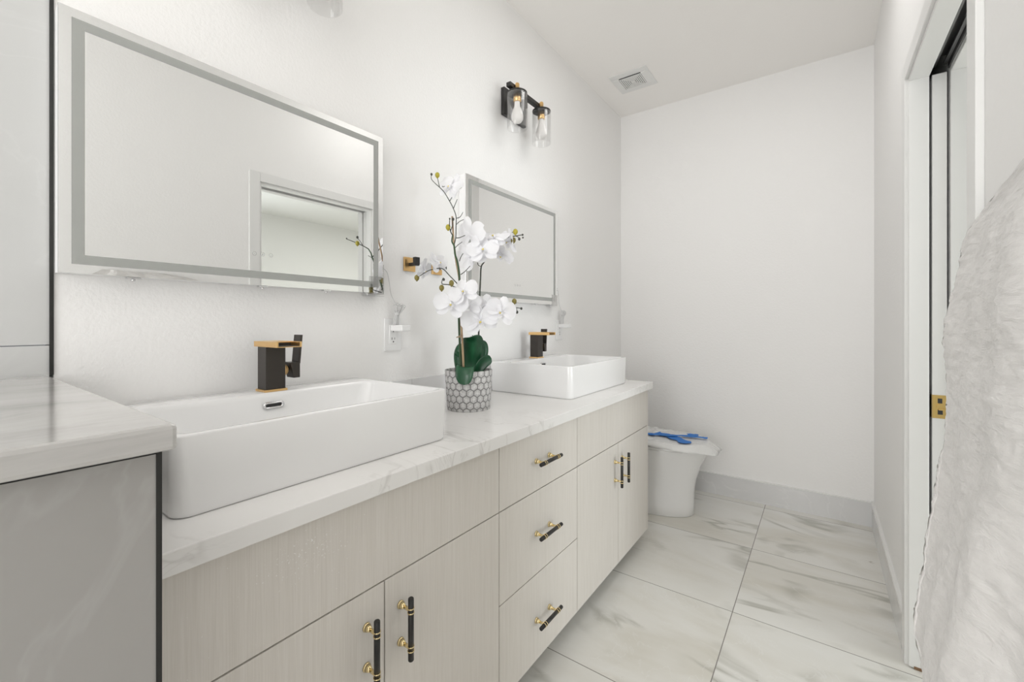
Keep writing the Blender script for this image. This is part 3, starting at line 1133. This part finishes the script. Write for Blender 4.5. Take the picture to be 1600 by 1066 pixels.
# ------------------------------------------------------------------ orchid
PX, PY = 0.210, 1.200
pot = thing('potted_orchid', (PX, PY, ZC), 'white artificial orchid in grey hexagon-patterned pot between the basins', 'potted plant')
bm = bmesh.new()
R = lathe(bm, [(0.0772, 0.0), (0.0785, 0.002), (0.0870, 0.140), (0.0862, 0.1425), (0.0812, 0.1425), (0.0800, 0.140), (0.0790, 0.122)], n=64)
cap(bm, R[0])
obj('pot', bm, 'pot', pot)
bm = bmesh.new()
rr = []
for k in range(7):
    r = 0.079 * (1 - k / 7)
    rr.append([(r * math.cos(2 * PI * j / 32), r * math.sin(2 * PI * j / 32),
                0.120 + 0.008 * noise.noise(Vector((r * 60 * math.cos(2 * PI * j / 32), r * 60 * math.sin(2 * PI * j / 32), 2)))) for j in range(32)])
R = loft(bm, rr)
cap(bm, R[-1])
obj('filler', bm, 'soil', pot)

stemA=[ (-0.001,-0.038,0.128),(-0.000,-0.049,0.255),(0.018,-0.073,0.369),(0.041,-0.094,0.465),(0.045,-0.109,0.520),(0.045,-0.121,0.547),(0.050,-0.130,0.571),(0.047,-0.138,0.587),(0.056,-0.144,0.605) ]
stemA_fwd=[ (0.056,-0.144,0.605),(0.064,-0.163,0.615),(0.083,-0.187,0.628),(0.104,-0.208,0.639) ]
stemTop=[ (0.049,-0.131,0.573),(0.037,-0.109,0.604),(0.017,-0.086,0.646),(-0.003,-0.064,0.691),(-0.018,-0.062,0.723),(-0.036,-0.063,0.753),(-0.059,-0.067,0.788),(-0.076,-0.073,0.807),(-0.085,-0.085,0.819),(-0.093,-0.097,0.834),(-0.093,-0.097,0.850) ]
stake=[ (0.013,-0.040,0.129),(0.012,-0.047,0.233),(0.017,-0.061,0.335),(0.027,-0.079,0.458),(0.025,-0.093,0.524),(0.025,-0.105,0.588),(0.034,-0.123,0.676) ]
stemB=[ (-0.001,0.036,0.121),(0.002,0.051,0.216),(-0.000,0.061,0.373),(0.003,0.064,0.480),(0.012,0.058,0.525),(0.034,0.049,0.541),(0.069,0.037,0.577),(0.109,0.042,0.606),(0.143,0.054,0.621),(0.170,0.060,0.623),(0.194,0.065,0.625) ]
stemC=[ (-0.003,0.010,0.277),(0.031,0.010,0.324),(0.087,0.014,0.354),(0.131,0.032,0.370),(0.159,0.040,0.369),(0.183,0.045,0.367),(0.198,0.056,0.364) ]
stemLeft=[ (0.037,-0.096,0.445),(0.007,-0.106,0.476),(-0.022,-0.114,0.503),(-0.049,-0.133,0.500),(-0.056,-0.151,0.493),(-0.072,-0.175,0.474),(-0.085,-0.184,0.465) ]
stemMid=[ (0.033,-0.099,0.434),(0.033,-0.136,0.442),(0.021,-0.157,0.444),(0.021,-0.157,0.457),(0.024,-0.155,0.465) ]
twigs=[ [(-0.036,-0.062,0.753),(-0.022,-0.065,0.764)],[(-0.018,-0.062,0.723),(0.000,-0.061,0.754)],[(-0.002,-0.063,0.686),(0.015,-0.063,0.688),(0.030,-0.064,0.703)],[(0.011,-0.078,0.659),(0.027,-0.079,0.667),(0.046,-0.078,0.672)],[(0.037,-0.109,0.604),(0.054,-0.109,0.603),(0.076,-0.105,0.609)],[(0.050,-0.124,0.568),(0.064,-0.126,0.575),(0.082,-0.126,0.583)],[(0.047,-0.101,0.525),(0.058,-0.106,0.537),(0.071,-0.109,0.548)],[(0.044,-0.091,0.480),(0.063,-0.090,0.490),(0.084,-0.088,0.507)],[(0.012,0.058,0.525),(0.009,0.043,0.531),(0.013,0.034,0.548)],[(0.145,0.055,0.622),(0.157,0.051,0.634),(0.172,0.049,0.636)],[(0.170,0.060,0.623),(0.186,0.060,0.614)],[(0.159,0.040,0.372),(0.170,0.036,0.382),(0.176,0.040,0.387)],[(0.183,0.045,0.367),(0.190,0.038,0.353)],[(-0.068,-0.067,0.811),(-0.062,-0.069,0.807),(-0.054,-0.069,0.808)],[(-0.076,-0.073,0.807),(-0.078,-0.080,0.835),(-0.079,-0.081,0.845)],[(0.064,-0.163,0.615),(0.076,-0.166,0.632),(0.085,-0.173,0.646)],[(0.008,0.055,0.252),(0.006,0.017,0.265),(0.005,0.004,0.280)] ]
buds=[ ((-0.079,-0.081,0.850),0.0084,"y"),((-0.093,-0.097,0.851),0.0042,"d"),((0.072,-0.182,0.623),0.0081,"y"),((0.085,-0.173,0.649),0.0046,"d"),((0.104,-0.208,0.641),0.0026,"d"),((0.174,0.051,0.636),0.0088,"y"),((0.162,0.055,0.608),0.0091,"o"),((0.185,0.059,0.610),0.0045,"d"),((0.195,0.066,0.625),0.0032,"d"),((0.196,0.066,0.615),0.0029,"d"),((0.177,0.040,0.389),0.0085,"o"),((0.158,0.039,0.355),0.0091,"o"),((0.190,0.038,0.351),0.0047,"d"),((0.197,0.055,0.364),0.0040,"d"),((-0.079,-0.179,0.469),0.0086,"o"),((0.019,-0.158,0.431),0.0086,"o"),((0.046,-0.139,0.447),0.0086,"o"),((0.025,-0.154,0.459),0.0041,"d") ]
flowers=[ ((-0.042,-0.048,0.807),0.0559,35,25,20),((0.049,-0.051,0.625),0.0607,-140,10,0),((0.113,0.007,0.614),0.0543,20,55,5),((0.101,-0.039,0.566),0.0533,5,25,-10),((0.145,0.055,0.606),0.0459,65,-10,20),((0.045,-0.042,0.546),0.0566,165,-10,30),((0.117,0.047,0.560),0.0462,40,-45,30),((-0.042,-0.116,0.524),0.0450,-60,25,-15),((-0.067,-0.159,0.497),0.0422,-75,-15,10),((0.030,-0.126,0.378),0.0544,-10,5,10),((0.072,-0.108,0.419),0.0497,15,20,-25),((0.049,-0.051,0.382),0.0450,160,0,0),((0.072,-0.022,0.324),0.0634,-5,-10,-15),((0.072,0.015,0.377),0.0508,-25,35,20),((0.141,0.015,0.353),0.0540,20,0,15) ]


def stem(name, pts, r0, r1, m, parent=pot, n=8):
    bm = bmesh.new()
    tube(bm, pts, r0, r1, n=n, sub=6)
    return obj(name, bm, m, parent)


stem('cane', stake, 0.0042, 0.0030, 'cane')
sA = stem('stem', stemA, 0.0042, 0.0022, 'greenstem')
sB = stem('stem', stemB, 0.0036, 0.0014, 'stem')
for nm, pts, par in (('sprig', stemA_fwd, sA), ('sprig', stemTop, sA), ('sprig', stemC, sB), ('sprig', stemLeft, sA), ('sprig', stemMid, sA)):
    stem(nm, pts, 0.0019, 0.0012, 'stem', par)
for k, pts in enumerate(twigs):
    stem('twig', pts, 0.0015, 0.0011, 'stem', sB if k in (8, 9, 10, 11, 12, 16) else sA, n=6)
bm = bmesh.new()
tube(bm, [(-0.004, -0.060, 0.262), (0.010, -0.066, 0.264), (0.020, -0.056, 0.263), (0.008, -0.044, 0.262)], 0.002, n=6)
tube(bm, [(0.010, -0.066, 0.264), (0.022, -0.068, 0.270), (0.030, -0.064, 0.268)], 0.0014, n=6)
obj('tie', bm, 'cane', pot)
for (p, r, k) in buds:
    bm = bmesh.new()
    sphere(bm, p, r, (1, 1, 1.22), n=12)
    if k != 'd':
        sphere(bm, (p[0], p[1], p[2] - r * 1.15), r * 0.35, n=8)
    obj('bud', bm, 'bud_' + k, pot)

# one orchid flower facing +Y (local), radius 1
VIEW = math.radians(35.6)


def petal(bm, ang, length, width, cup, droop, rndm, tip=0.0, mi=0):
    NU, NV = 8, 6
    ca, sa = math.cos(ang), math.sin(ang)
    ph = rndm.uniform(0, 6)
    g_ = []
    for i in range(NU + 1):
        u = i / NU
        # outline: narrow claw, wide blade, round end
        w = width * (math.sin(PI * min(1.0, u * (0.92 - tip) + 0.03 + tip * u)) ** 0.62) * (0.55 + 0.75 * u - 0.28 * u * u)
        row = []
        for j in range(NV + 1):
            v = j / NV * 2 - 1
            px_, py_ = u * length, v * w
            yy = cup * (u * u) * length + 0.16 * width * v * v - 0.10 * math.sin(PI * u) * length
            yy += 0.035 * math.sin(5 * u + 3 * v + ph) + droop * u * u
            x = px_ * ca - py_ * sa
            z = px_ * sa + py_ * ca
            row.append(bm.verts.new((x, -yy, z)))
        g_.append(row)
    for i in range(NU):
        for j in range(NV):
            try:
                f = bm.faces.new((g_[i][j], g_[i + 1][j], g_[i + 1][j + 1], g_[i][j + 1]))
                f.smooth = True
                f.material_index = mi
            except ValueError:
                pass


def make_flower(c, R, yaw, pitch, roll, seed):
    r = random.Random(seed)
    bm = bmesh.new()
    j = lambda a: a + r.uniform(-0.12, 0.12)
    petal(bm, j(PI / 2), 0.92, 0.36, j(-0.05), 0.0, r, 0.05)            # dorsal sepal
    petal(bm, j(PI / 2 + 2.25), 0.92, 0.34, j(-0.15), 0.0, r, 0.06)     # lower sepals
    petal(bm, j(PI / 2 - 2.25), 0.92, 0.34, j(-0.15), 0.0, r, 0.06)
    petal(bm, j(0.22), 1.0, 0.60, j(0.10), 0.0, r)                      # broad side petals
    petal(bm, j(PI - 0.22), 1.0, 0.60, j(0.10), 0.0, r)
    bm.verts.ensure_lookup_table()
    # face +(-Y local) = towards viewer; rotate to the wanted facing
    rot = (Matrix.Rotation(VIEW - math.radians(yaw), 3, 'Z') @ Matrix.Rotation(-math.radians(pitch), 3, 'X')
           @ Matrix.Rotation(math.radians(roll), 3, 'Y'))
    for v in bm.verts:
        v.co = rot @ (v.co * R) + Vector(c)
    fl = obj('flower', bm, 'petal', pot, fix=False)
    bm = bmesh.new()
    for s in (-1, 1):
        sphere(bm, (0.11 * s, -0.16, -0.10), 0.085, (0.6, 1.1, 1.2), n=10, mi=0)
    sphere(bm, (0, -0.14, 0.03), 0.075, (0.9, 1.4, 0.9), n=10, mi=0)
    petal(bm, -PI / 2, 0.42, 0.16, 0.35, 0.2, r, 0.1, mi=0)
    sphere(bm, (0, -0.20, -0.08), 0.06, (1, 0.8, 0.8), n=8, mi=1)
    for k in range(3):
        sphere(bm, (r.uniform(-0.06, 0.06), -0.235, -0.08 + r.uniform(-0.05, 0.05)), 0.016, n=6, mi=1)
    for v in bm.verts:
        v.co = rot @ (v.co * R) + Vector(c)
    tag(obj('lip', bm, ['petal', 'lip'], fl, fix=False), 'yellow throat')


for k, (c, R, a, b, cc) in enumerate(flowers):
    make_flower(c, R * 1.09, a, b, cc, 40 + k)


def leaf(path, w, up, fold=0.25):
    """path: centre line points; w: half width; up: side direction hint"""
    pts = smooth_path(path, 6)
    bm = bmesh.new()
    n = len(pts)
    g_ = []
    for i, p in enumerate(pts):
        u = i / (n - 1)
        t_ = (pts[min(i + 1, n - 1)] - pts[max(i - 1, 0)]).normalized()
        s = Vector(up)
        s = (s - t_ * s.dot(t_)).normalized()
        nn = t_.cross(s)
        ww = w * (0.30 + 0.70 * math.sin(PI * min(1, 0.12 + u * 0.62))) * math.sqrt(max(0.0, 1 - max(0, (u - 0.74) / 0.26) ** 2.4))
        row = []
        for j in range(7):
            v = j / 3 - 1
            row.append(bm.verts.new(p + s * ww * v + nn * (fold * ww * v * v)))
        g_.append(row)
    for a, b in zip(g_, g_[1:]):
        for j in range(6):
            try:
                f = bm.faces.new((a[j], b[j], b[j + 1], a[j + 1]))
                f.smooth = True
            except ValueError:
                pass
    bmesh.ops.remove_doubles(bm, verts=bm.verts[:], dist=1e-5)
    o = obj('leaf', bm, 'leaf', pot, fix=False)
    s_ = o.modifiers.new('thickness', 'SOLIDIFY')
    s_.thickness = 0.0012
    return o


RT = Vector((0.813, 0.582, 0))      # sideways in the view
FW = Vector((-0.582, 0.813, 0))     # away from the viewer


def L3(r, f, z):
    p = RT * r + FW * f
    return (p.x, p.y, z)


leaf([L3(0.010, 0.000, 0.115), L3(0.012, 0.005, 0.165), L3(0.016, -0.006, 0.210), L3(0.014, -0.022, 0.245), L3(0.006, -0.040, 0.262)], 0.040, RT, 0.30)
leaf([L3(-0.030, 0.005, 0.115), L3(-0.036, 0.005, 0.165), L3(-0.034, 0.006, 0.205), L3(-0.022, 0.010, 0.236)], 0.020, RT, 0.5)
leaf([L3(0.000, -0.030, 0.118), L3(-0.002, -0.055, 0.148), L3(-0.002, -0.082, 0.158), L3(-0.004, -0.099, 0.138), L3(-0.004, -0.104, 0.100)], 0.031, RT, 0.30)
leaf([L3(0.030, 0.000, 0.115), L3(0.042, 0.000, 0.150), L3(0.060, 0.002, 0.172), L3(0.084, 0.004, 0.182)], 0.020, (0, 0, 1), 0.35)
leaf([L3(0.022, 0.020, 0.115), L3(0.034, 0.026, 0.170), L3(0.040, 0.030, 0.215), L3(0.034, 0.034, 0.248)], 0.030, RT, 0.3)
leaf([L3(-0.020, -0.010, 0.185), L3(-0.034, -0.012, 0.196), L3(-0.048, -0.014, 0.206)], 0.008, (0, 0, 1), 0.3)

# ------------------------------------------------------------------ plush towel on the right wall
rd = random.Random(11)
# fold line nearest the basin side: (z, x, y)
RID = [(0.20, 1.360, 0.70), (0.45, 1.362, 0.715), (0.66, 1.374, 0.745), (0.745, 1.366, 0.800), (0.80, 1.374, 0.840), (0.88, 1.400, 0.915),
       (0.97, 1.425, 0.985), (1.06, 1.433, 1.02), (1.17, 1.441, 1.050), (1.25, 1.452, 1.066), (1.313, 1.466, 1.066), (1.345, 1.476, 1.02),
       (1.375, 1.484, 0.945), (1.40, 1.490, 0.86), (1.415, 1.494, 0.76)]


def ridge(z):
    for (z0, x0, y0), (z1, x1, y1) in zip(RID, RID[1:]):
        if z0 <= z <= z1:
            t_ = (z - z0) / (z1 - z0)
            return x0 + (x1 - x0) * t_, y0 + (y1 - y0) * t_
    return RID[-1][1:]


bm = bmesh.new()
NZ, NS = 300, 280
rows = []
for i in range(NZ + 1):
    z = 0.20 + 1.215 * i / NZ
    xr, yr = ridge(z)
    tz = (z - 0.20) / 1.215
    ynear = 0.22 + 0.30 * max(0.0, (z - 1.0) / 0.415) ** 2
    row = []
    for j in range(NS + 1):
        s = j / NS
        if s < 0.22:          # back side: from the wall round to the fold
            q = s / 0.22
            y = yr - 0.015 + 0.03 * math.sin(q * PI) * 0.5 - 0.05 * (1 - q)
            x = 1.502 - (1.502 - xr) * math.sin(q * PI / 2)
            if q > 0.999:
                pass
        else:
            q = (s - 0.22) / 0.78
            y = yr + (ynear - yr) * q
            bulge = math.sin(min(1.0, q * 2.2) * PI / 2)
            x = xr + 0.018 * (1 - math.cos(q * PI * 0.5)) + (1.49 - xr) * max(0.0, q - 0.35) ** 1.4 * 0.9
            fold = (0.010 * math.sin(q * 15 + 1.1 * math.sin(z * 3.1)) + 0.006 * math.sin(q * 31 + 2.0 * math.sin(z * 2.3 + 1))) * min(1, q * 5) * (1 - 0.6 * tz)
            x += fold
        nz = noise.noise(Vector((y * 9, z * 12, 0.3)))
        nf = noise.noise(Vector((y * 30 + z * 8, z * 85, 2.0)))
        ng = noise.noise(Vector((y * 120, z * 190, 4.0)))
        x += 0.007 * nz + 0.0026 * nf + 0.0014 * ng
        y += 0.004 * noise.noise(Vector((z * 26, x * 11, 5.0))) + 0.002 * nf + 0.0016 * noise.noise(Vector((z * 160, y * 90, 8.0)))
        x = min(x, 1.5045)
        row.append(bm.verts.new((x, y, z)))
    rows.append(row)
for a, b in zip(rows, rows[1:]):
    for j in range(NS):
        f = bm.faces.new((a[j], a[j + 1], b[j + 1], b[j]))
        f.smooth = True
bm.normal_update()
tw = obj('plush_towel', bm, 'plush', fix=False)
tag(tw, 'white plush towel hanging on the right wall beside the doorway', 'towel')
